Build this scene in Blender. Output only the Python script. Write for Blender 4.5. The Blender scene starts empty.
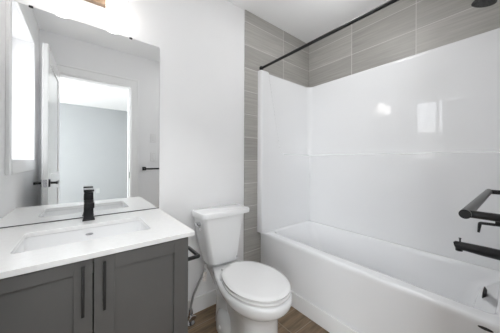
import bpy, bmesh, math
from mathutils import Vector, Matrix

C = bpy.context.scene.collection
PI = math.pi
SC = bpy.context.scene

# ------------------------------------------------------------------ camera
YAW, FPX, HORIZON, ROLL = 38.26, 213.0, 160.7, 0.25
cam_d = bpy.data.cameras.new('camera')
cam = bpy.data.objects.new('camera', cam_d); C.objects.link(cam)
cam.location = (0, 0, 1.134)
cam.rotation_mode = 'XYZ'
cam.matrix_world = Matrix.Translation((0, 0, 1.134)) @ (Matrix.Rotation(-math.radians(YAW), 4, 'Z') @ Matrix.Rotation(PI/2, 4, 'X') @ Matrix.Rotation(math.radians(ROLL), 4, 'Z'))
cam_d.sensor_width = 36; cam_d.lens = FPX/500*36
cam_d.shift_y = -(166.5-HORIZON)/500
cam_d.clip_start = 0.02
SC.camera = cam

# ------------------------------------------------------------------ view and light
SC.view_settings.view_transform = 'Standard'
SC.view_settings.look = 'None'
SC.view_settings.gamma = 1
SC.view_settings.use_curve_mapping = False
SC.view_settings.exposure = 0.05
SC.cycles.max_bounces = 16
SC.cycles.diffuse_bounces = 10
SC.cycles.glossy_bounces = 8
SC.cycles.transparent_max_bounces = 12
SC.cycles.caustics_reflective = True
SC.cycles.sample_clamp_indirect = 6
SC.cycles.use_denoising = True
SC.cycles.use_adaptive_sampling = False
SC.cycles.denoising_prefilter = 'ACCURATE'

SKY = 4.2
w = bpy.data.worlds.new('sky'); SC.world = w; w.use_nodes = True
nt = w.node_tree; nt.nodes.clear()
o_ = nt.nodes.new('ShaderNodeOutputWorld'); b_ = nt.nodes.new('ShaderNodeBackground')
tc_ = nt.nodes.new('ShaderNodeTexCoord'); sp_ = nt.nodes.new('ShaderNodeSeparateXYZ'); rp_ = nt.nodes.new('ShaderNodeValToRGB')
nt.links.new(tc_.outputs['Generated'], sp_.inputs[0]); nt.links.new(sp_.outputs['Z'], rp_.inputs[0])
e = rp_.color_ramp.elements
e[0].position = 0.0; e[0].color = (.62, .62, .63, 1)
e[1].position = 0.13; e[1].color = (.94, .97, 1, 1)
for q_, c_ in ((.02, .60), (.035, .36), (.095, .38), (.11, .9)):
    k_ = rp_.color_ramp.elements.new(q_); k_.color = (c_, c_, c_, 1)
nt.links.new(rp_.outputs[0], b_.inputs[0]); b_.inputs[1].default_value = SKY
nt.links.new(b_.outputs[0], o_.inputs[0])

def area(name, loc, rot, sx, sy, power, color=(1, 1, 1), portal=False):
    l = bpy.data.lights.new(name, 'AREA'); l.shape = 'RECTANGLE'; l.size = sx; l.size_y = sy
    l.energy = power; l.color = color
    if portal: l.cycles.is_portal = True
    o = bpy.data.objects.new(name, l); C.objects.link(o); o.location = loc; o.rotation_euler = rot
    return o

# bathroom window portal, then unseen fill lights added to even the room
area('window_daylight', (-.56, .725, 1.64), (0, -PI/2, 0), 1.05, .76, 9, portal=True)
area('bedroom_side_fill', (-2.34, -1.7, 1.5), (0, -PI/2, 0), 1.3, 1.9, 135, (.93, .97, 1))  # added fill standing in for daylight from the bedroom side
area('bedroom_overhead_fill', (.2, -1.0, 2.42), (0, 0, 0), .45, .45, 27, (1, 1, 1))  # added fill from above the bedroom, no fixture behind it
area('bathroom_overhead_fill', (1.12, .75, 2.44), (0, 0, 0), .40, .40, 2.7, (1, 1, 1))  # added soft panel under the bathroom ceiling, an unseen fill

_l = bpy.data.lights.new('shower_overhead_fill', 'POINT'); _l.energy = 2.2; _l.shadow_soft_size = .10; _l.color = (1, 1, 1)  # added point fill above the tub to lift the ceiling, no fixture
_o = bpy.data.objects.new('shower_overhead_fill', _l); C.objects.link(_o); _o.location = (1.42, .75, 2.29)

# ------------------------------------------------------------------ materials
MATS = {}
def mat(name, color, rough=.5, metal=0, coat=0, spec=.5, emit=None, strength=0, noise=None, bump=None):
    m = bpy.data.materials.new(name); m.use_nodes = True
    nt = m.node_tree; p = nt.nodes['Principled BSDF']
    p.inputs['Base Color'].default_value = (*color, 1)
    p.inputs['Roughness'].default_value = rough
    p.inputs['Metallic'].default_value = metal
    p.inputs['Coat Weight'].default_value = coat
    p.inputs['Coat Roughness'].default_value = .03
    p.inputs['Specular IOR Level'].default_value = spec
    if emit:
        p.inputs['Emission Color'].default_value = (*emit, 1); p.inputs['Emission Strength'].default_value = strength
    tc = nt.nodes.new('ShaderNodeTexCoord')
    if noise:   # (scale, amount)
        n = nt.nodes.new('ShaderNodeTexNoise'); n.inputs['Scale'].default_value = noise[0]; n.inputs['Detail'].default_value = 4
        nt.links.new(tc.outputs['Object'], n.inputs['Vector'])
        r = nt.nodes.new('ShaderNodeValToRGB')
        a = noise[1]
        r.color_ramp.elements[0].position = .3; r.color_ramp.elements[1].position = .7
        r.color_ramp.elements[0].color = (*[c*(1-a) for c in color], 1)
        r.color_ramp.elements[1].color = (*[min(1, c*(1+a)) for c in color], 1)
        nt.links.new(n.outputs['Fac'], r.inputs[0]); nt.links.new(r.outputs[0], p.inputs['Base Color'])
    if bump:    # (scale, strength)
        n = nt.nodes.new('ShaderNodeTexNoise'); n.inputs['Scale'].default_value = bump[0]
        nt.links.new(tc.outputs['Object'], n.inputs['Vector'])
        bp = nt.nodes.new('ShaderNodeBump'); bp.inputs['Strength'].default_value = bump[1]; bp.inputs['Distance'].default_value = .002
        nt.links.new(n.outputs['Fac'], bp.inputs['Height']); nt.links.new(bp.outputs[0], p.inputs['Normal'])
    MATS[name] = m
    return m

M_WALL = mat('wall_paint', (.86, .86, .865), .6, noise=(3, .01))
M_CEIL = mat('ceiling_paint', (.92, .92, .92), .9, bump=(180, .25))
M_BED = mat('bedroom_paint', (.35, .362, .366), .8, noise=(3, .01))
M_TRIM = mat('trim_paint', (.88, .88, .88), .35, noise=(4, .01))
M_DOOR = mat('door_paint', (.86, .86, .86), .12, noise=(4, .01))
M_ACRYL = mat('tub_acrylic', (.87, .875, .885), .03, spec=.5, coat=.4, noise=(2, .008), bump=(4, .02))
M_PORC = mat('porcelain', (.88, .885, .89), .06, coat=.6, noise=(3, .006))
M_SEAT = mat('seat_plastic', (.88, .88, .88), .18, noise=(3, .006))
M_QUARTZ = mat('white_quartz', (.87, .87, .865), .18, noise=(60, .02))
M_CAB = mat('grey_cabinet_paint', (.106, .104, .101), .38, noise=(8, .03))
M_CABIN = mat('cabinet_gap', (.02, .02, .02), .6, noise=(8, .03))
M_BLACK = mat('matte_black_metal', (.006, .006, .007), .30, metal=0, spec=.42, noise=(30, .1))
M_FAUCET = mat('gloss_black_metal', (.012, .012, .013), .3, spec=.3, noise=(30, .1))
M_CHROME = mat('chrome', (.58, .58, .60), .1, metal=1, noise=(30, .02))
M_BRAID = mat('braided_steel', (.55, .55, .56), .35, metal=1, noise=(400, .35), bump=(500, .8))
M_MIRROR = mat('mirror_silver', (.90, .91, .91), .0, metal=1, noise=(2, .002))
M_MEDGE = mat('mirror_edge', (.35, .40, .38), .2, noise=(20, .05))
M_PLATE = mat('light_bar_brown', (.26, .18, .12), .3, noise=(14, .3))  # satin brown, tone mottled by noise
M_SHADE = mat('frosted_glass_lit', (.9, .88, .85), .3, emit=(1, .965, .93), strength=5, noise=(4, .01))
M_PLASTIC = mat('switch_plastic', (.82, .82, .82), .3, noise=(6, .01))
M_RUBBER = mat('dark_rubber', (.03, .03, .03), .6, noise=(60, .2))
M_TAG = mat('paper_tag', (.75, .70, .66), .6, noise=(90, .25))
M_CARPET = mat('bedroom_carpet', (.45, .43, .40), .95, noise=(120, .2), bump=(300, .6))
M_GLASS = bpy.data.materials.new('window_glass'); M_GLASS.use_nodes = True
nt = M_GLASS.node_tree; nt.nodes.clear()
o_ = nt.nodes.new('ShaderNodeOutputMaterial'); mx = nt.nodes.new('ShaderNodeMixShader')
tr = nt.nodes.new('ShaderNodeBsdfTransparent'); gl = nt.nodes.new('ShaderNodeBsdfGlossy'); gl.inputs['Roughness'].default_value = 0
fr = nt.nodes.new('ShaderNodeFresnel'); ge = nt.nodes.new('ShaderNodeNewGeometry'); mu = nt.nodes.new('ShaderNodeMath'); mu.operation = 'MULTIPLY_ADD'
# only the front face reflects (no total reflection inside the thin pane)
mu.inputs[1].default_value = -1; mu.inputs[2].default_value = 1
nt.links.new(ge.outputs['Backfacing'], mu.inputs[0])
m2 = nt.nodes.new('ShaderNodeMath'); m2.operation = 'MULTIPLY'; nt.links.new(mu.outputs[0], m2.inputs[0]); nt.links.new(fr.outputs[0], m2.inputs[1])
nt.links.new(m2.outputs[0], mx.inputs[0]); nt.links.new(tr.outputs[0], mx.inputs[1]); nt.links.new(gl.outputs[0], mx.inputs[2]); nt.links.new(mx.outputs[0], o_.inputs[0])

def tile_mat(name, axis, u0, v0, bw, rh, c1, c2, grout, mortar, streak, sc_uv, rough, offset=0.0, coat=0):
    m = bpy.data.materials.new(name); m.use_nodes = True
    nt = m.node_tree; p = nt.nodes['Principled BSDF']; L = nt.links.new
    tc = nt.nodes.new('ShaderNodeTexCoord'); s = nt.nodes.new('ShaderNodeSeparateXYZ'); L(tc.outputs['Object'], s.inputs[0])
    cb = nt.nodes.new('ShaderNodeCombineXYZ')
    def off(sock, d, dest):
        a = nt.nodes.new('ShaderNodeMath'); a.operation = 'ADD'; a.inputs[1].default_value = d
        L(sock, a.inputs[0]); L(a.outputs[0], dest)
    off(s.outputs[axis[0]], u0, cb.inputs[0]); off(s.outputs[axis[1]], v0, cb.inputs[1])
    b = nt.nodes.new('ShaderNodeTexBrick'); b.offset = offset; b.squash = 1
    b.inputs['Scale'].default_value = 1; b.inputs['Brick Width'].default_value = bw; b.inputs['Row Height'].default_value = rh
    b.inputs['Mortar Size'].default_value = mortar; b.inputs['Mortar Smooth'].default_value = .1
    b.inputs['Color1'].default_value = (*c1, 1); b.inputs['Color2'].default_value = (*c2, 1); b.inputs['Mortar'].default_value = (*grout, 1)
    L(cb.outputs[0], b.inputs['Vector'])
    mp = nt.nodes.new('ShaderNodeMapping'); mp.inputs['Scale'].default_value = sc_uv
    L(cb.outputs[0], mp.inputs[0])
    n = nt.nodes.new('ShaderNodeTexNoise'); n.inputs['Scale'].default_value = 1; n.inputs['Detail'].default_value = 5; n.inputs['Distortion'].default_value = .4
    # different streaks in each tile
    ad = nt.nodes.new('ShaderNodeVectorMath'); ad.operation = 'MULTIPLY_ADD'; ad.inputs[1].default_value = (90, 37, 51)
    L(b.outputs['Color'], ad.inputs[0]); L(mp.outputs[0], ad.inputs[2]); L(ad.outputs[0], n.inputs['Vector'])
    r = nt.nodes.new('ShaderNodeMapRange'); r.inputs[1].default_value = .3; r.inputs[2].default_value = .7
    r.inputs[3].default_value = 1-streak; r.inputs[4].default_value = 1+streak
    L(n.outputs['Fac'], r.inputs[0])
    sm = nt.nodes.new('ShaderNodeVectorMath'); sm.operation = 'SCALE'; L(b.outputs['Color'], sm.inputs[0]); L(r.outputs[0], sm.inputs['Scale'])
    mx = nt.nodes.new('ShaderNodeMixRGB'); L(b.outputs['Fac'], mx.inputs[0]); L(sm.outputs[0], mx.inputs[1]); mx.inputs[2].default_value = (*grout, 1)
    L(mx.outputs[0], p.inputs['Base Color'])
    bp = nt.nodes.new('ShaderNodeBump'); bp.invert = True; bp.inputs['Strength'].default_value = .5; bp.inputs['Distance'].default_value = .002
    L(b.outputs['Fac'], bp.inputs['Height']); L(bp.outputs[0], p.inputs['Normal'])
    p.inputs['Roughness'].default_value = rough; p.inputs['Coat Weight'].default_value = coat
    return m
TG1, TG2, GR = (.35, .338, .315), (.44, .427, .40), (.62, .61, .59)
M_TILE_A = tile_mat('grey_streaked_tile_back', (0, 2), -1.102+5, 2.03-1.949, .5, .203, TG1, TG2, GR, .0025, .125, (3.5, 75, 1), .38)
M_TILE_B = tile_mat('grey_streaked_tile_long', (1, 2), 5-1.0, 2.03-1.949, .5, .203, TG1, TG2, GR, .0025, .125, (3.5, 75, 1), .38)
M_FLOOR = tile_mat('wood_look_plank_tile', (0, 1), 10.28, 10.03, .9, .152, (.165, .112, .066), (.26, .180, .108), (.36, .31, .25), .002, .42, (5, 42, 1), .42, offset=.37)

# ------------------------------------------------------------------ helpers
def finish(name, bm, m, parent=None, smooth=False, bevel=0, seg=2, angle=40):
    bmesh.ops.recalc_face_normals(bm, faces=bm.faces)
    me = bpy.data.meshes.new(name); bm.to_mesh(me); bm.free()
    o = bpy.data.objects.new(name, me); C.objects.link(o)
    me.materials.append(m)
    if parent: o.parent = parent; o.matrix_parent_inverse = Matrix.Translation(-Vector(parent.location)) if parent.location.length else Matrix.Identity(4)
    if bevel:
        b = o.modifiers.new('bevel', 'BEVEL'); b.width = bevel; b.segments = seg; b.limit_method = 'ANGLE'; b.angle_limit = math.radians(35)
        b.harden_normals = False
        smooth = True
    if smooth:
        for p in me.polygons: p.use_smooth = True
        try:
            me.set_sharp_from_angle(angle=math.radians(angle))
        except Exception: pass
    return o

def box(bm, x0, x1, y0, y1, z0, z1):
    vs = [bm.verts.new((x, y, z)) for x in (x0, x1) for y in (y0, y1) for z in (z0, z1)]
    for f in ((0,1,3,2), (4,6,7,5), (0,4,5,1), (2,3,7,6), (0,2,6,4), (1,5,7,3)):
        bm.faces.new([vs[i] for i in f])

def tube(bm, pts, r, n=20, caps=True):
    """round tube along points; r a number or one per point"""
    pts = [Vector(p) for p in pts]
    rs = r if isinstance(r, (list, tuple)) else [r]*len(pts)
    rings = []
    ref = None
    for i, p in enumerate(pts):
        if i == 0: d = pts[1]-p
        elif i == len(pts)-1: d = p-pts[i-1]
        else: d = (pts[i+1]-p).normalized() + (p-pts[i-1]).normalized()
        if d.length < 1e-9: d = pts[-1]-pts[0]
        d.normalize()
        if ref is None:
            ref = Vector((0, 0, 1)) if abs(d.z) < .9 else Vector((1, 0, 0))
        a = ref - d*ref.dot(d); a.normalize(); b = d.cross(a); ref = a
        rings.append([bm.verts.new(p + (a*math.cos(2*PI*k/n) + b*math.sin(2*PI*k/n))*rs[i]) for k in range(n)])
    for u, v in zip(rings, rings[1:]):
        for k in range(n): bm.faces.new((u[k], u[(k+1) % n], v[(k+1) % n], v[k]))
    if caps:
        bm.faces.new(rings[0][::-1]); bm.faces.new(rings[-1])

def bent(pts, r, n=6):
    """round the corners of a polyline"""
    pts = [Vector(p) for p in pts]; out = [pts[0]]
    for i in range(1, len(pts)-1):
        p = pts[i]; a = (pts[i-1]-p).normalized(); b = (pts[i+1]-p).normalized()
        A = p+a*r; B = p+b*r
        for k in range(n+1):
            t = k/n; out.append(A*(1-t)**2 + p*2*t*(1-t) + B*t*t)
    out.append(pts[-1]); return out

def loft(bm, rings, cap0=True, cap1=True):
    vr = [[bm.verts.new(p) for p in r] for r in rings]
    n = len(vr[0])
    for u, v in zip(vr, vr[1:]):
        for k in range(n): bm.faces.new((u[k], u[(k+1) % n], v[(k+1) % n], v[k]))
    if cap0: bm.faces.new(vr[0][::-1])
    if cap1: bm.faces.new(vr[-1])
    return vr

def rrect(x0, x1, y0, y1, r, z, n=6):
    out = []
    for cx, cy, a in ((x1-r, y1-r, 0), (x0+r, y1-r, 90), (x0+r, y0+r, 180), (x1-r, y0+r, 270)):
        for k in range(n+1):
            t = math.radians(a+90*k/n); out.append((cx+r*math.cos(t), cy+r*math.sin(t), z))
    return out

def rrect2(x0, x1, y0, y1, ra, rc, z, n=10):
    out = []
    for cx, cy, a, r in ((x1-ra, y1-ra, 0, ra), (x0+ra, y1-ra, 90, ra), (x0+rc, y0+rc, 180, rc), (x1-rc, y0+rc, 270, rc)):
        for k in range(n+1):
            t = math.radians(a+90*k/n); out.append((cx+r*math.cos(t), cy+r*math.sin(t), z))
    return out

def setp(o, label=None, cat=None, group=None, kind=None):
    if label: o['label'] = label
    if cat: o['category'] = cat
    if group: o['group'] = group
    if kind: o['kind'] = kind
    return o
def thing(name, loc, label, cat, group=None):
    o = bpy.data.objects.new(name, None); C.objects.link(o); o.location = loc; o.empty_display_size = .05
    return setp(o, label, cat, group)
def struct(name, bm, m, **k):
    return setp(finish(name, bm, m, **k), kind='structure')

# ------------------------------------------------------------------ room numbers
XL, XR, YA, YC, ZC = -.345, 2.03, 1.5, -.02, 2.455
TW = .11; TL = .17                               # wall thickness
DX0, DX1, DZ = -.222, .48, 2.048        # doorway

# ------------------------------------------------------------------ structure
bm = bmesh.new(); box(bm, XL-TW, XR+TW, YC-TW, YA+TW, -.06, 0); struct('floor', bm, M_FLOOR)
bm = bmesh.new(); box(bm, XL-TW, XR+TW, YC-TW, YA+TW, ZC, ZC+.06); struct('ceiling', bm, M_CEIL)
bm = bmesh.new(); box(bm, XL-TW, XR+TW, YA, YA+TW, 0, ZC); struct('wall_back', bm, M_WALL)
bm = bmesh.new(); box(bm, XR, XR+TW, YC, YA, 0, ZC); struct('wall_right', bm, M_WALL)
# left wall with window opening
WY0, WY1, WZ0, WZ1 = .36, 1.115, 1.135, 2.15
bm = bmesh.new()
box(bm, XL-TL, XL, YC, WY0, 0, ZC); box(bm, XL-TL, XL, WY1, YA, 0, ZC)
box(bm, XL-TL, XL, WY0, WY1, 0, WZ0); box(bm, XL-TL, XL, WY0, WY1, WZ1, ZC)
struct('wall_left', bm, M_WALL)
# front wall with doorway
bm = bmesh.new()
box(bm, -2.3, DX0, YC-TW, YC, 0, ZC); box(bm, DX1, XR+TW, YC-TW, YC, 0, ZC); box(bm, DX0, DX1, YC-TW, YC, DZ, ZC)
struct('wall_front', bm, M_WALL)
# tile cladding
T = .009
bm = bmesh.new(); box(bm, 1.116, XR, YA-T, YA, 0, ZC); struct('wall_tile_back', bm, M_TILE_A)
bm = bmesh.new(); box(bm, XR-T, XR, YC, YA-T, .48, ZC); struct('wall_tile_right', bm, M_TILE_B)
bm = bmesh.new(); box(bm, 1.25, XR-T, YC, YC+T, .48, ZC); struct('wall_tile_front', bm, M_TILE_A)
# baseboards
bm = bmesh.new(); box(bm, .385, 1.116, YA-.013, YA, 0, .115); struct('baseboard_back', bm, M_TRIM, bevel=.003)
bm = bmesh.new(); box(bm, 1.286, 1.299, YC+.0, YA-T, 0, .115); struct('baseboard_tub', bm, M_TRIM, bevel=.004)
bm = bmesh.new(); box(bm, DX1+.08, 1.286, YC, YC+.013, 0, .115); struct('baseboard_front', bm, M_TRIM, bevel=.003)
bm = bmesh.new(); box(bm, XL, XL+.013, YC, .90, 0, .115); struct('baseboard_left', bm, M_TRIM, bevel=.003)
# door casing and jamb
bm = bmesh.new()
CW, CT = .08, .018
box(bm, DX0-CW, DX0, YC, YC+CT, 0, DZ+CW+.015); box(bm, DX1, DX1+CW, YC, YC+CT, 0, DZ+CW+.015); box(bm, DX0, DX1, YC, YC+CT, DZ, DZ+CW+.015)
box(bm, DX0-CW, DX0, YC-TW-CT, YC-TW, 0, DZ+CW+.015); box(bm, DX1, DX1+CW, YC-TW-CT, YC-TW, 0, DZ+CW+.015); box(bm, DX0, DX1, YC-TW-CT, YC-TW, DZ, DZ+CW+.015)
g2 = YC+CT+.008; bb = .018
box(bm, DX0-CW, DX0-CW+bb, YC+CT, g2, 0, DZ+CW+.015); box(bm, DX1+CW-bb, DX1+CW, YC+CT, g2, 0, DZ+CW+.015); box(bm, DX0-CW+bb, DX1+CW-bb, YC+CT, g2, DZ+CW+.015-bb, DZ+CW+.015)
struct('trim_1', bm, M_TRIM, bevel=.002)
bm = bmesh.new()
box(bm, DX1-.012, DX1, YC-TW, YC, 0, DZ); box(bm, DX0-.0, DX0+.006, YC-TW, YC-.04, 0, DZ); box(bm, DX0, DX1, YC-TW, YC, DZ-.012, DZ)
box(bm, DX1-.024, DX1-.012, YC-TW, YC-.045, 0, DZ-.012)
jamb = struct('trim_2', bm, M_TRIM, bevel=.002)
bm = bmesh.new(); box(bm, DX1-.0135, DX1-.012, YC-.036, YC-.008, .91, .985)
finish('strike_plate', bm, M_BLACK, jamb)

# window: frame, sash, glass, casing
bm = bmesh.new()
cy0, cy1, cz0, cz1 = WY0-.06, WY1+.06, WZ0-.09, WZ1+.065
box(bm, XL, XL+.016, cy0, WY0, cz0, cz1); box(bm, XL, XL+.016, WY1, cy1, cz0, cz1)
box(bm, XL, XL+.016, WY0, WY1, WZ1, cz1); box(bm, XL, XL+.020, WY0, WY1, cz0, WZ0)
win = struct('window_1', bm, M_TRIM, bevel=.003)
bm = bmesh.new()
xo = XL-TL-.005
for (a, b_y, c, d) in ((WY0, WY0+.028, WZ0, WZ1), (WY1-.028, WY1, WZ0, WZ1), (WY0+.028, WY1-.028, WZ0, WZ0+.04), (WY0+.028, WY1-.028, WZ1-.04, WZ1)):
    box(bm, xo+.01, xo+.05, a, b_y, c, d)
box(bm, xo+.015, xo+.045, .80, .835, WZ0+.04, WZ1-.04)
finish('window_frame', bm, M_TRIM, win, bevel=.003)
bm = bmesh.new(); box(bm, xo+.028, xo+.032, WY0+.028, WY1-.028, WZ0+.04, WZ1-.04)
finish('window_pane', bm, M_GLASS, win)

# bedroom beyond the doorway
bx0, bx1, by0, by1 = -2.3, 2.1, -3.6, YC-TW
bm = bmesh.new(); box(bm, bx0, bx1, by0, by1, -.06, 0); struct('floor_bedroom', bm, M_CARPET)
bm = bmesh.new(); box(bm, bx0, bx1, by0, by1, ZC, ZC+.06); struct('ceiling_bedroom', bm, M_CEIL)
bm = bmesh.new(); box(bm, bx0, bx1, by0-.1, by0, 0, ZC); struct('wall_bedroom_far', bm, M_BED)
bm = bmesh.new(); box(bm, bx1, bx1+.1, by0, by1, 0, ZC); struct('wall_bedroom_right', bm, M_BED)
bm = bmesh.new()
box(bm, bx0-.1, bx0, by0, -2.7, 0, ZC); box(bm, bx0-.1, bx0, -.7, by1, 0, ZC)
box(bm, bx0-.1, bx0, -2.7, -.7, 0, .8); box(bm, bx0-.1, bx0, -2.7, -.7, 2.2, ZC)
struct('wall_bedroom_left', bm, M_BED)
bm = bmesh.new()
for (a, b_y, c, d) in ((-2.7, -2.65, .8, 2.2), (-.75, -.7, .8, 2.2), (-2.65, -.75, .8, .85), (-2.65, -.75, 2.15, 2.2), (-1.72, -1.68, .85, 2.15)):
    box(bm, bx0-.08, bx0-.03, a, b_y, c, d)
win2 = struct('window_2', bm, M_TRIM, bevel=.003)
bm = bmesh.new(); box(bm, bx0-.057, bx0-.053, -2.65, -.75, .85, 2.15); finish('window_pane', bm, M_GLASS, win2)
bm = bmesh.new(); box(bm, .28, .35, by0, by0+.006, .30, .415)
o = finish('wall_outlet', bm, mat('outlet_plastic', (.42, .43, .43), .4, noise=(6, .01)), bevel=.002); setp(o, 'white wall outlet low on the far bedroom wall seen in the mirror', 'outlet')

# ------------------------------------------------------------------ door (open, standing off the front wall)
door = thing('door_1', (DX0, YC, 0), 'white panelled door standing open, seen edge-on in the mirror', 'door')
del door['category']; del door['label']; door['kind'] = 'structure'
LX0, LX1, LY0, LY1, LZ = -.221, -.184, -.008, .715, 2.035
bm = bmesh.new()
core = .006
box(bm, LX0+core, LX1-core, LY0, LY1, .01, LZ)
rails = [(.01, .22), (.86, 1.02), (LZ-.12, LZ)]
for (xa, xb) in ((LX0, LX0+core), (LX1-core, LX1)):
    box(bm, xa, xb, LY0, LY0+.11, .01, LZ); box(bm, xa, xb, LY1-.11, LY1, .01, LZ)
    for z0, z1 in rails: box(bm, xa, xb, LY0+.11, LY1-.11, z0, z1)
finish('door_leaf', bm, M_DOOR, door, bevel=.002)
for s in (-1, 1):
    X = LX0 if s < 0 else LX1
    bm = bmesh.new(); box(bm, min(X, X+s*.008), max(X, X+s*.008), .628, .688, .92, .98)
    h = finish('door_handle', bm, M_BLACK, door, bevel=.002)
    bm = bmesh.new()
    tube(bm, [(X+s*.008, .658, .95), (X+s*.045, .658, .95)], .009)
    box(bm, min(X+s*.040, X+s*.052), max(X+s*.040, X+s*.052), .545, .67, .94, .96)
    finish('lever', bm, M_BLACK, h, bevel=.002)
bm = bmesh.new(); box(bm, LX0+.006, LX1-.006, LY1, LY1+.0015, .92, .98); box(bm, LX0+.011, LX1-.011, LY1, LY1+.009, .943, .957)
finish('latch', bm, M_CHROME, door, bevel=.001)
for z in (.2, 1.02, 1.84):
    bm = bmesh.new(); tube(bm, [(LX0-.004, LY0+.004, z-.045), (LX0-.004, LY0+.004, z+.045)], .005, 12)
    finish('hinge', bm, M_BLACK, door, smooth=True)

bpy.context.view_layer.update()
door.rotation_euler = (0, 0, math.radians(1.8))

# ------------------------------------------------------------------ bathtub
tub = thing('bathtub', (1.66, .74, 0), 'white glossy alcove bathtub with smooth straight apron', 'bathtub')
X0, X1, Y0, Y1, R = 1.300, 2.019, YC+.009, YA-T, .483
IX0, IX1, IY0, IY1 = 1.382, 1.938, .056, 1.425     # basin mouth
rings = []
def ring(x0, x1, y0, y1, r, z): rings.append(rrect(x0, x1, y0, y1, r, z, 10))
ring(X0+.004, X1, Y0, Y1, .004, .0)
ring(X0+.004, X1, Y0, Y1, .004, .12)
ring(X0+.004, X1, Y0, Y1, .004, R-.05)
ring(X0+.001, X1, Y0, Y1, .004, R-.035)
ring(X0, X1, Y0, Y1, .004, R-.018)
ring(X0+.002, X1, Y0, Y1, .004, R-.008)
ring(X0+.008, X1-.001, Y0+.001, Y1-.001, .005, R-.002)
ring(X0+.017, X1-.003, Y0+.002, Y1-.002, .006, R)
for d, dz in ((-.012, 0), (-.004, -.002), (.004, -.008), (.010, -.018), (.014, -.035)):
    rings.append(rrect2(IX0+d, IX1-d, IY0+d, IY1-d, .075, .045, R+dz))
for f, z in ((.25, .38), (.5, .30), (.8, .215)):
    rings.append(rrect2(IX0+.014+f*.04, IX1-.014-f*.04, IY0+.014+.055+f*.08, IY1-.014-f*.16, .085, .055, z))
ring(IX0+.066, IX1-.066, IY0+.15, IY1-.20, .12, .17)
ring(IX0+.095, IX1-.095, IY0+.18, IY1-.24, .11, .15)
ring(IX0+.16, IX1-.16, IY0+.24, IY1-.32, .08, .143)
bm = bmesh.new(); loft(bm, rings); finish('tub_shell', bm, M_ACRYL, tub, smooth=True, angle=50)
bm = bmesh.new()   # overflow plate on the sloping drain end
oc = Vector((1.725, .122, .418)); nn = Vector((0, 1, .12)).normalized()
tube(bm, [oc-nn*.012, oc-nn*.0, oc+nn*.003], [.020, .036, .031], 28)
finish('overflow_plate', bm, M_BLACK, tub, smooth=True)
bm = bmesh.new(); tube(bm, [(1.67, .34, .143), (1.67, .34, .149), (1.67, .34, .152)], [.035, .035, .028], 28)
finish('tub_drain', bm, M_BLACK, tub, smooth=True)
bm = bmesh.new()   # thin dark oval on the apron
ov = []
for k in range(28):
    t = 2*PI*k/28; ov.append((math.cos(t)*.022, math.sin(t)*.0062))
loft(bm, [[(1.3035, .086+a, .449+b) for a, b in ov], [(1.2995, .086+a, .449+b) for a, b in ov], [(1.2985, .086+a*.85, .449+b*.8) for a, b in ov]])
o = finish('oval_badge', bm, M_RUBBER, tub, smooth=True); o['label'] = 'small black oval on the apron'

# ------------------------------------------------------------------ tub surround
surr = thing('shower_surround', (1.66, .74, .483), 'glossy white moulded three-sided shower surround above the bathtub', 'shower surround')
TH = .026            # upper wall stand-off from the studs
AX, BX, CYy = YA-T-TH, XR-T-TH+.0, YC+T+TH
RC = .05
LOW = .030
path = []   # (x, y, nx, ny, dA, dC)
X_ST = 1.263
def addp(x, y, nx, ny, sa, sc): path.append((x, y, nx, ny, sa, sc))
xs = []
x = X_ST+.012
while x < BX-RC: xs.append(x); x += .0075
for x in xs: addp(x, AX, 0, -1, x, -99)
for k in range(9):
    a = PI/2*k/8; addp(BX-RC+RC*math.sin(a), AX-RC+RC*math.cos(a), -math.sin(a), -math.cos(a), 9, 9)
y = AX-RC-.03
while y > CYy+RC+.01: addp(BX, y, -1, 0, 9, 9); y -= .03
for k in range(9):
    a = PI/2*k/8; addp(BX-RC+RC*math.cos(a), CYy+RC-RC*math.sin(a), -math.cos(a), math.sin(a), 9, 9)
for x in reversed(xs): addp(x, CYy, 0, 1, x, -99)
ZB, ZT = .4835, 1.955
zs = [ZB, .6, .8, 1.0, 1.1]
z = 1.15
while z < 1.30: zs.append(z); z += .0035
while z < ZT-.012: zs.append(z); z += .03
zs += [ZT-.012]
def sstep(t): t = max(0, min(1, t)); return t*t*(3-2*t)
def bulge(sa, z):
    d2 = z-1.192
    if sa > 8: return LOW*(1-sstep(d2/.011))
    xl = 1.347+(1.955-z)*(1.500-1.347)/(1.955-1.25)
    d1 = sa-xl; r = .07
    sd = r-math.hypot(r-d1, r-d2) if (d1 < r and d2 < r) else min(d1, d2)
    return LOW*(1-sstep(sd/.012))
bm = bmesh.new()
cols = []
for (x, y, nx, ny, sa, sc) in path:
    col = []
    for z in zs:
        d = bulge(sa, z); col.append((x+nx*d, y+ny*d, z))
    d = bulge(sa, ZT)
    col.append((x+nx*(d-.004), y+ny*(d-.004), ZT-.003))
    col.append((x+nx*(d-.012), y+ny*(d-.012), ZT))
    col.append((x-nx*(TH-.001), y-ny*(TH-.001), ZT))
    cols.append(col)
def edge_cols(col, wall_y, s):
    """rounded front edge of the end panels, back to the tile"""
    out = []
    for dx, frac in ((0, 0), (.0035, .0), (.009, .12), (.012, .35), (.012, 1)):
        out.append([(max(X_ST, p[0]-dx), p[1]+(wall_y-p[1])*frac, p[2]) for p in col])
    return out[1:]
first = edge_cols(cols[0], YA-T-.0005, 1); last = edge_cols(cols[-1], YC+T+.0005, -1)
cols = first[::-1]+cols+last
vv = [[bm.verts.new(p) for p in c] for c in cols]
for a, b in zip(vv, vv[1:]):
    for k in range(len(a)-1): bm.faces.new((a[k], a[k+1], b[k+1], b[k]))
bmesh.ops.remove_doubles(bm, verts=bm.verts, dist=1e-5)
finish('surround_panel', bm, M_ACRYL, surr, smooth=True, angle=60)

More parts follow.
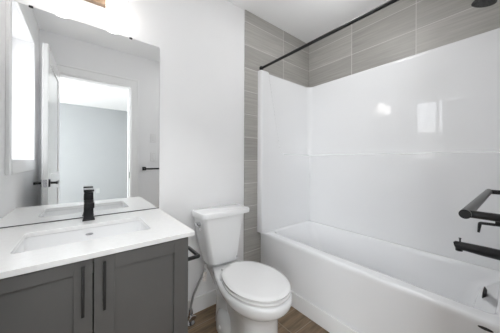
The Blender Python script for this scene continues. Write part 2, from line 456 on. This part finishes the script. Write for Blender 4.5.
# ------------------------------------------------------------------ vanity cabinet
cab = thing('vanity_cabinet', (.015, 1.2, 0), 'dark grey shaker bathroom vanity cabinet beneath the white countertop', 'cabinet')
VX0, VX1, VF, VT = XL+.003, .378, .945, .7935
bm = bmesh.new()
box(bm, VX0, VX0+.016, VF, YA-.002, .1, VT); box(bm, VX1-.016, VX1, VF, YA-.002, .0, VT)
box(bm, VX0+.016, VX1-.016, VF, YA-.002, .1, .116); box(bm, VX0+.016, VX1-.016, YA-.01, YA-.002, .116, VT)
box(bm, VX0, VX1-.016, VF+.06, VF+.075, 0, .1)
box(bm, VX0, VX0+.02, VF-.019, VF, .1, VT)      # filler strip by the wall
box(bm, VX0+.016, VX1-.016, VF, VF+.018, VT-.03, VT)
finish('cabinet_body', bm, M_CAB, cab, bevel=.001)
def shaker(x0, x1, hx, s):
    z0, z1 = .105, .789
    yf, yb = VF-.021, VF-.001
    bm = bmesh.new()
    box(bm, x0, x0+s, yf, yb, z0, z1); box(bm, x1-s, x1, yf, yb, z0, z1)
    box(bm, x0+s, x1-s, yf, yb, z0, z0+s); box(bm, x0+s, x1-s, yf, yb, z1-s+.008, z1)
    box(bm, x0+s, x1-s, yf+.010, yb, z0+s, z1-s+.008)
    d = finish('cabinet_door', bm, M_CAB, cab, bevel=.0008)
    bm = bmesh.new()
    box(bm, hx-.0045, hx+.0045, yf-.032, yf-.023, .612, .780)
    for z in (.628, .764): box(bm, hx-.004, hx+.004, yf-.024, yf, z-.004, z+.004)
    finish('door_handle', bm, M_BLACK, d, bevel=.0008)
shaker(VX0+.022, .0305, .004, .052)
shaker(.0345, VX1-.001, .0635, .062)

# countertop
CX0, CX1, CF, CT0, CT1 = XL+.001, .403, .912, .794, .814
bm = bmesh.new()
SX0, SX1, SY0, SY1 = -.192, .256, 1.066, 1.332
outer0 = rrect(CX0, CX1, CF, YA-.001, .003, CT0, 4); outer1 = [(a, b, CT1) for a, b, _ in outer0]
in1 = rrect(SX0, SX1, SY0, SY1, .02, CT1, 4); in0 = [(a, b, CT0) for a, b, _ in in1]
vr = loft(bm, [in0, outer0, outer1, in1], False, False)
n = len(vr[0])
for k in range(n): bm.faces.new((vr[3][k], vr[3][(k+1) % n], vr[0][(k+1) % n], vr[0][k]))
o = finish('countertop', bm, M_QUARTZ, bevel=.0015)
setp(o, 'white quartz vanity countertop with a cutout for the sink', 'countertop')

# sink
sink = thing('sink', (.03, 1.2, .68), 'white rectangular undermount sink set in the vanity countertop', 'sink')
bm = bmesh.new()
g = .004
rs = [rrect(SX0-.02, SX1+.02, SY0-.02, SY1+.02, .03, .7925, 6), rrect(SX0-g, SX1+g, SY0-g, SY1+g, .025, .7925, 6),
      rrect(SX0-g, SX1+g, SY0-g, SY1+g, .025, .785, 6), rrect(SX0+.004, SX1-.004, SY0+.004, SY1-.002, .035, .72, 6),
      rrect(SX0+.012, SX1-.012, SY0+.012, SY1-.010, .045, .69, 6), rrect(SX0+.035, SX1-.035, SY0+.03, SY1-.03, .045, .677, 6),
      rrect(SX0+.19, SX1-.19, SY0+.09, SY1-.09, .02, .672, 6)]
ot = [rrect(SX0+.19, SX1-.19, SY0+.09, SY1-.09, .02, .662, 6), rrect(SX0+.03, SX1-.03, SY0+.025, SY1-.025, .045, .667, 6),
      rrect(SX0-.004, SX1+.004, SY0-.004, SY1+.006, .04, .70, 6), rrect(SX0-.012, SX1+.012, SY0-.012, SY1+.012, .03, .783, 6), rrect(SX0-.02, SX1+.02, SY0-.02, SY1+.02, .03, .783, 6)]
allr = rs+ot
vr = loft(bm, allr, False, False)
n = len(vr[0])
for k in range(n): bm.faces.new((vr[-1][k], vr[-1][(k+1) % n], vr[0][(k+1) % n], vr[0][k]))
bm.faces.new(vr[len(rs)-1]); bm.faces.new(vr[len(rs)][::-1])
finish('basin', bm, M_PORC, sink, smooth=True)
bm = bmesh.new()
rg = [(math.cos(2*PI*k/20), math.sin(2*PI*k/20)) for k in range(20)]
loft(bm, [[(.03+a*.016, SY1+.003, .765+b*.005) for a, b in rg], [(.03+a*.016, SY1-.004, .765+b*.005) for a, b in rg]])
finish('sink_overflow', bm, M_CHROME, sink, smooth=True)
bm = bmesh.new(); tube(bm, [(.03, 1.2, .670), (.03, 1.2, .675), (.03, 1.2, .677)], [.022, .022, .016], 24)
finish('sink_drain', bm, M_BLACK, sink, smooth=True)

# faucet
fau = thing('faucet', (.029, 1.435, .814), 'black square single-hole faucet standing behind the sink', 'faucet')
fx = .029
bm = bmesh.new()
box(bm, fx-.0265, fx+.0265, 1.405, 1.460, .8145, .8205)
loft(bm, [rrect(fx-.024, fx+.024, 1.408, 1.457, .004, .8205, 3), rrect(fx-.021, fx+.021, 1.412, 1.454, .004, .835, 3), rrect(fx-.020, fx+.020, 1.414, 1.452, .004, .958, 3)])
finish('faucet_body', bm, M_FAUCET, fau, bevel=.0012)
bm = bmesh.new()   # spout, sloping a little down to its lip
pr = [(1.418, .924), (1.418, .900), (1.322, .893), (1.322, .921)]
loft(bm, [[(fx-.021, a, b) for a, b in pr], [(fx+.021, a, b) for a, b in pr]])
finish('spout', bm, M_FAUCET, fau, bevel=.002)
bm = bmesh.new()
loft(bm, [[(fx-.022, a, b) for a, b in ((1.458, .962), (1.458, .982), (1.385, .979), (1.385, .969))], [(fx+.022, a, b) for a, b in ((1.458, .962), (1.458, .982), (1.385, .979), (1.385, .969))]])
finish('faucet_lever', bm, M_FAUCET, fau, bevel=.0015)

# mirror
mir = thing('wall_mirror', (.03, YA, .815), 'large frameless wall mirror with rounded corners standing behind the countertop', 'mirror')
mx0, mx1, mz0, mz1 = XL+.004, .4055, .8185, 1.889
def rpoly(x0, x1, z0, z1, r, y, n=6):
    return [(a, y, c) for a, c, _ in rrect(x0, x1, z0, z1, r, 0, n)]
bm = bmesh.new(); loft(bm, [rpoly(mx0, mx1, mz0, mz1, .014, YA-.0055), rpoly(mx0, mx1, mz0, mz1, .014, YA-.001)], False, True)
finish('mirror_back', bm, M_MEDGE, mir)
bm = bmesh.new(); bm.faces.new([bm.verts.new(p) for p in rpoly(mx0, mx1, mz0, mz1, .014, YA-.0057)]); bm.faces.ensure_lookup_table()
finish('mirror_glass', bm, M_MIRROR, mir)
bm = bmesh.new(); box(bm, mx0, mx1, YA-.0075, YA-.001, .8143, .8180)
finish('mirror_channel', bm, M_RUBBER, mir)
for x in (-.20, .235):
    bm = bmesh.new(); box(bm, x-.008, x+.008, YA-.0085, YA-.001, mz1-.006, mz1+.004)
    finish('mirror_clip', bm, M_RUBBER, mir, bevel=.001)

# vanity light
vl = thing('vanity_light', (.03, YA, 2.04), 'wall-mounted vanity light with two lit frosted glass shades above the mirror', 'lamp')
bm = bmesh.new(); box(bm, -.145, .195, 1.468, 1.499, 2.018, 2.075)
finish('light_bar', bm, M_PLATE, vl, bevel=.002)
for x in (-.094, .150):
    bm = bmesh.new(); tube(bm, [(x, 1.469, 2.045), (x, 1.44, 2.045)], .012)
    finish('lamp_arm', bm, M_PLATE, vl, smooth=True)
    bm = bmesh.new(); 
    zb = 1.942
    tube(bm, [(x, 1.408, zb+a) for a in (0, .004, .012, .025, .13)], [.026, .038, .045, .049, .049], 32)
    finish('lamp_shade', bm, M_SHADE, vl, smooth=True)

# ------------------------------------------------------------------ toilet
TX = .818
toi = thing('toilet', (TX, 1.38, 0), 'white two-piece toilet with closed lid beside the vanity', 'toilet')
def egg(z, hw, tb, tf, tw=None, pb=3.0, pf=2.05, n=56, backw=1.0):
    """outline in plan: tb/tf distance from the wall of back and front, widest at tw"""
    tw = tw if tw is not None else tb+(tf-tb)*.42
    out = []
    for k in range(n):
        a = 2*PI*k/n; c, s = math.cos(a), math.sin(a)
        p = pf if s > 0 else pb
        x = hw*math.copysign(abs(c)**(2/p), c)
        t = (tf-tw)*abs(s)**(2/p) if s > 0 else -(tw-tb)*abs(s)**(2/p)
        if s < 0: x *= 1-(1-backw)*min(1, abs(t)/(tw-tb))
        out.append((TX+x, YA-(tw+t), z))
    return out
bm = bmesh.new()
R_ = []
R_.append(egg(0, .112, .20, .655, .50, backw=.75))
R_.append(egg(.012, .115, .20, .658, .50, backw=.75))
R_.append(egg(.06, .112, .21, .655, .52, backw=.55))
R_.append(egg(.13, .112, .21, .655, .54, backw=.5))
R_.append(egg(.23, .114, .20, .655, .54, backw=.6))
R_.append(egg(.262, .119, .20, .664, .53, backw=.64))
R_.append(egg(.280, .132, .20, .683, .52, backw=.68))
R_.append(egg(.298, .153, .20, .708, .51, backw=.72))
R_.append(egg(.315, .174, .20, .730, .50, backw=.74))
R_.append(egg(.335, .187, .19, .744, .49, backw=.76))
R_.append(egg(.362, .191, .19, .748, .48, backw=.78))
R_.append(egg(.377, .188, .19, .745, .48, backw=.78))
R_.append(egg(.384, .180, .20, .736, .48, backw=.78))
loft(bm, R_)
# rear deck that carries the tank
dk = []
for hb, hf, tb_, z in ((.060, .075, .12, .24), (.078, .120, .08, .31), (.092, .150, .055, .35), (.096, .155, .05, .380), (.088, .146, .058, .3890)):
    pr = []
    for x_, y_, z_ in rrect(-1, 1, YA-.34, YA-tb_, .04, z, 6):
        pr.append((x_, y_, z_))
    for x_, y_, z_ in []: pass
    o2 = []
    for x_, y_, z_ in pr:
        t_ = YA-y_; f_ = max(0, min(1, (t_-.15)/.17)); f_ = f_*f_*(3-2*f_)
        o2.append((TX+math.copysign(min(1, (abs(x_)-.0)/1)*(hb+(hf-hb)*f_), x_), y_, z_))
    # extra points along the two sides so that they curve
    out = []
    for i, p in enumerate(o2):
        out.append(p); q = o2[(i+1) % len(o2)]
        if abs(p[1]-q[1]) > .1:
            for k in range(1, 10):
                y_ = p[1]+(q[1]-p[1])*k/10; t_ = YA-y_; f_ = max(0, min(1, (t_-.15)/.17)); f_ = f_*f_*(3-2*f_)
                out.append((TX+math.copysign(hb+(hf-hb)*f_, p[0]-TX), y_, z))
    dk.append(out)
loft(bm, dk)
# rear stem
loft(bm, [rrect(TX-.075, TX+.075, YA-.34, YA-.13, .05, 0, 6), rrect(TX-.068, TX+.068, YA-.32, YA-.14, .05, .26, 6)])
# foot lobes that carry the bolt caps
for s in (-1, 1):
    rg = []
    for z, k in ((0, 1), (.05, 1.0), (.085, .93), (.115, .75), (.132, .45), (.137, .15)):
        rg.append([(TX+s*.054+math.cos(2*PI*j/28)*.060*k, YA-.285+math.sin(2*PI*j/28)*.105*k, z) for j in range(28)])
    loft(bm, rg)
bowl = finish('toilet_bowl', bm, M_PORC, toi, smooth=True, angle=55)
for s in (-1, 1):
    bm = bmesh.new(); c = Vector((TX+s*.108, YA-.285, .045)); d = Vector((s, 0, .25)).normalized()
    tube(bm, [c-d*.004, c+d*.007, c+d*.012], [.014, .014, .008], 20)
    finish('bolt_cap', bm, M_PORC, toi, smooth=True)
SE = dict(pb=2.6, pf=2.05, backw=.86)
bm = bmesh.new()
loft(bm, [egg(.3845, .168, .275, .727, .50, **SE), egg(.388, .179, .272, .737, .50, **SE), egg(.399, .180, .272, .739, .50, **SE), egg(.403, .174, .275, .733, .50, **SE)])
finish('toilet_seat', bm, M_SEAT, toi, smooth=True)
bm = bmesh.new()
loft(bm, [egg(.4095, .166, .27, .731, .50, **SE), egg(.4115, .178, .268, .736, .50, **SE), egg(.419, .179, .268, .737, .50, **SE), egg(.4255, .172, .274, .730, .50, **SE), egg(.4285, .15, .30, .71, .50, **SE), egg(.4305, .08, .38, .62, .50, **SE)])
finish('seat_lid', bm, M_SEAT, toi, smooth=True)
for s in (-1, 1):
    bm = bmesh.new(); tube(bm, [(TX+s*.05, YA-.268, .402), (TX+s*.085, YA-.268, .402)], .009, 16)
    finish('seat_hinge', bm, M_SEAT, toi, smooth=True)
def tankring(z, hw, t0, t1, r, bow=.012):
    pts = rrect(TX-hw, TX+hw, YA-t1, YA-t0, r, z, 6)
    pts2 = []
    # subdivide the front side so that it bows
    for i, p in enumerate(pts):
        pts2.append(p)
        q = pts[(i+1) % len(pts)]
        if math.dist(p, q) > .08:
            for k in range(1, 8): pts2.append(tuple(p[j]+(q[j]-p[j])*k/8 for j in range(3)))
    out = []
    for (x, y, zz) in pts2:
        if y < YA-(t0+t1)/2: y -= bow*max(0, 1-((x-TX)/hw)**2)
        out.append((x, y, zz))
    return out
bm = bmesh.new()
loft(bm, [tankring(.396, .104, .06, .185, .03), tankring(.402, .122, .05, .197, .035), tankring(.42, .131, .045, .203, .035), tankring(.50, .148, .04, .205, .03), tankring(.62, .170, .033, .209, .028), tankring(.738, .188, .028, .212, .025)])
finish('tank', bm, M_PORC, toi, smooth=True)
bm = bmesh.new()
loft(bm, [tankring(.7385, .190, .025, .213, .024), tankring(.742, .199, .021, .222, .024), tankring(.766, .200, .020, .223, .024), tankring(.775, .196, .022, .219, .022), tankring(.779, .185, .03, .208, .02)])
finish('tank_lid', bm, M_PORC, toi, smooth=True)
bm = bmesh.new()
lx = TX-.186
tube(bm, [(lx+.010, 1.365, .698), (lx-.012, 1.365, .698)], .016, 20)
tube(bm, [(lx-.010, 1.365, .698), (lx-.026, 1.362, .698)], .008, 12)
tube(bm, [(lx-.024, 1.372, .700), (lx-.025, 1.34, .692), (lx-.026, 1.300, .682)], [.009, .0075, .009], 12)
finish('flush_lever', bm, M_CHROME, toi, smooth=True)

toi_rot = math.radians(1.3)
# supply stop and braided hose
sv = thing('water_supply_valve', (.595, 1.415, 0), 'chrome angle stop valve with braided hose rising to the toilet tank', 'valve')
bm = bmesh.new(); tube(bm, [(.595, 1.415, .0), (.595, 1.415, .006), (.595, 1.415, .012)], [.028, .028, .014], 24); finish('escutcheon', bm, M_CHROME, sv, smooth=True)
bm = bmesh.new()
tube(bm, [(.595, 1.415, .01), (.595, 1.415, .06)], .010, 16); tube(bm, [(.595, 1.415, .05), (.595, 1.415, .075), (.595, 1.415, .105)], [.017, .017, .012], 16)
tube(bm, [(.595, 1.415, .065), (.595, 1.375, .065)], .011, 16)
finish('valve_body', bm, M_CHROME, sv, smooth=True)
bm = bmesh.new()
loft(bm, [[(.595+math.cos(2*PI*k/24)*.024*(1 if k % 6 < 3 else .85), y, .065+math.sin(2*PI*k/24)*.015) for k in range(24)] for y in (1.377, 1.367)])
finish('valve_handle', bm, M_CHROME, sv, bevel=.001)
bm = bmesh.new()
hp = [(.595, 1.415, .08), (.597, 1.415, .12), (.615, 1.412, .19), (.645, 1.405, .26), (.688, 1.40, .33), (.702, 1.40, .38)]
pts = []
for i in range(len(hp)-1):
    for k in range(5):
        t = k/5; p = Vector(hp[i]).lerp(Vector(hp[i+1]), t); pts.append(p)
pts.append(Vector(hp[-1]))
for _ in range(3):
    pts = [pts[0]]+[(pts[i-1]+pts[i]*2+pts[i+1])/4 for i in range(1, len(pts)-1)]+[pts[-1]]
tube(bm, pts, .0078, 14); finish('braided_hose', bm, M_BRAID, sv, smooth=True)
bm = bmesh.new(); tube(bm, [(.702, 1.40, .360), (.702, 1.40, .3945)], [.012, .012], 8); finish('coupling_nut', bm, M_PLASTIC, sv, bevel=.001)
bm = bmesh.new(); box(bm, -.001, .001, -.012, .012, -.06, 0)
o = finish('paper_tag', bm, M_TAG, sv); o.parent = None
o.location = (.688, 1.380, .345); o.rotation_euler = (.1, .25, 1.1)
bpy.context.view_layer.update(); mw = o.matrix_world.copy(); o.parent = sv; o.matrix_world = mw

bpy.context.view_layer.update(); toi.rotation_euler = (0, 0, toi_rot)
# toilet paper holder on the cabinet side
tp = thing('toilet_paper_holder', (.378, 1.04, .665), 'empty black bar toilet paper holder on the right side of the vanity', 'toilet paper holder')
bm = bmesh.new(); tube(bm, bent([(.386, 1.105, .665), (.452, 1.105, .665), (.452, .975, .665), (.386, .975, .665)], .006), .009, 14)
finish('holder_bar', bm, M_BLACK, tp, smooth=True)
for y in (1.105, .975):
    bm = bmesh.new(); tube(bm, [(.3779, y, .665), (.385, y, .665), (.387, y, .665)], [.017, .017, .014], 20); finish('mounting_disc', bm, M_BLACK, tp, smooth=True)

# ------------------------------------------------------------------ shower fittings
rod = thing('shower_curtain_rod', (1.302, .74, 1.99), 'straight black shower curtain rod above the tub, running wall to wall', 'curtain rod')
bm = bmesh.new(); tube(bm, [(1.302, YA-T-.014, 1.99), (1.302, YC+T+.014, 1.99)], .0115, 20); finish('rod', bm, M_BLACK, rod, smooth=True)
for y, s in ((YA-T-.0005, -1), (YC+T+.0005, 1)):
    bm = bmesh.new(); tube(bm, [(1.302, y, 1.99), (1.302, y+s*.010, 1.99), (1.302, y+s*.018, 1.99)], [.021, .021, .015], 24); finish('rod_flange', bm, M_BLACK, rod, smooth=True)

PX = 1.72
SYF = CYy+LOW     # lower surround face at the drain end
sh = thing('shower_fixture', (PX, YC, 2.05), 'black round shower head on its arm at the top right corner', 'shower head')
bm = bmesh.new(); tube(bm, [(PX, YC+T, 2.07), (PX, YC+T+.007, 2.07), (PX, YC+T+.011, 2.07)], [.028, .028, .015], 24); finish('arm_flange', bm, M_BLACK, sh, smooth=True)
bm = bmesh.new(); tube(bm, bent([(PX, YC+T+.008, 2.07), (PX, .075, 2.075), (PX, .107, 2.043)], .02), .010, 16); finish('shower_arm', bm, M_BLACK, sh, smooth=True)
bm = bmesh.new()
hd = Vector((0, .32, -1)).normalized(); hc = Vector((PX, .125, 2.000))
tube(bm, [hc-hd*.052, hc-hd*.030, hc-hd*.018, hc-hd*.006, hc], [.013, .016, .040, .050, .050], 32); finish('head', bm, M_BLACK, sh, smooth=True)
bm = bmesh.new()
tube(bm, [hc, hc+hd*.002], .043, 28)
u = Vector((1, 0, 0)); v = hd.cross(u)
for rr, nn_ in ((.012, 6), (.024, 12), (.036, 18)):
    for k in range(nn_):
        a = 2*PI*k/nn_; c = hc+u*rr*math.cos(a)+v*rr*math.sin(a); tube(bm, [c+hd*.001, c+hd*.005], .0016, 6)
finish('nozzle_face', bm, M_RUBBER, sh)

ts = thing('tub_spout', (PX, SYF, .65), 'black tapered tub spout over the drain end of the bathtub', 'tub spout')
bm = bmesh.new()
tube(bm, [(PX, SYF+.0005, .645), (PX, .12, .646), (PX, .195, .648), (PX, .230, .648), (PX, .236, .646)], [.0275, .027, .0235, .022, .018], 28)
tube(bm, [(PX, .218, .640), (PX, .218, .618)], [.017, .016], 20)
finish('spout', bm, M_BLACK, ts, smooth=True)
bm = bmesh.new(); tube(bm, [(PX, .214, .668), (PX, .214, .684), (PX, .214, .692)], [.004, .004, .007], 14); finish('diverter_knob', bm, M_BLACK, ts, smooth=True)

va = thing('shower_valve', (PX, SYF, .81), 'round black shower valve plate with lever on the wall above the spout', 'valve')
bm = bmesh.new(); tube(bm, [(PX, SYF+.0005, .815), (PX, SYF+.008, .815), (PX, SYF+.012, .815)], [.083, .083, .078], 40); finish('valve_plate', bm, M_BLACK, va, smooth=True)
bm = bmesh.new(); tube(bm, [(PX, SYF+.012, .795), (PX, .125, .795)], [.024, .022], 24); finish('valve_hub', bm, M_BLACK, va, smooth=True) if False else bm.free()
bm = bmesh.new()
tube(bm, [(PX, SYF+.010, .815), (PX, SYF+.035, .815)], .022, 24)
tube(bm, bent([(PX, SYF+.035, .800), (PX, .136, .797), (PX, .141, .745)], .006), [.008]*8+[.005], 14)
finish('valve_lever', bm, M_BLACK, va, smooth=True)

tb = thing('towel_bar', (.88, YC, 1.026), 'black towel bar on the wall near the camera, at right', 'towel bar')
bm = bmesh.new(); tube(bm, [(.618, .070, 1.026), (1.165, .070, 1.026)], .0095, 22); finish('bar', bm, M_BLACK, tb, smooth=True)
for x in (.630, 1.153):
    bm = bmesh.new(); tube(bm, [(x, YC+.008, 1.026), (x, .069, 1.026)], .0078, 16); finish('post', bm, M_BLACK, tb, smooth=True)
    bm = bmesh.new(); box(bm, x-.022, x+.022, YC+.0005, YC+.009, 1.004, 1.048); finish('mounting_plate', bm, M_BLACK, tb, bevel=.002)

# switches beside the doorway
for z, lab in ((1.426, 'upper white wall plate beside the doorway, seen in the mirror'), (1.18, 'lower white wall plate above the towel bar, seen in the mirror')):
    sw = thing('light_switch', (.74, YC, z), lab, 'switch', 'switch plates beside the doorway')
    bm = bmesh.new(); box(bm, .705, .775, YC+.0005, YC+.006, z-.057, z+.057); finish('switch_plate', bm, M_PLASTIC, sw, bevel=.002)
    bm = bmesh.new(); box(bm, .723, .757, YC+.006, YC+.010, z-.033, z+.033); finish('rocker', bm, M_PLASTIC, sw, bevel=.002)
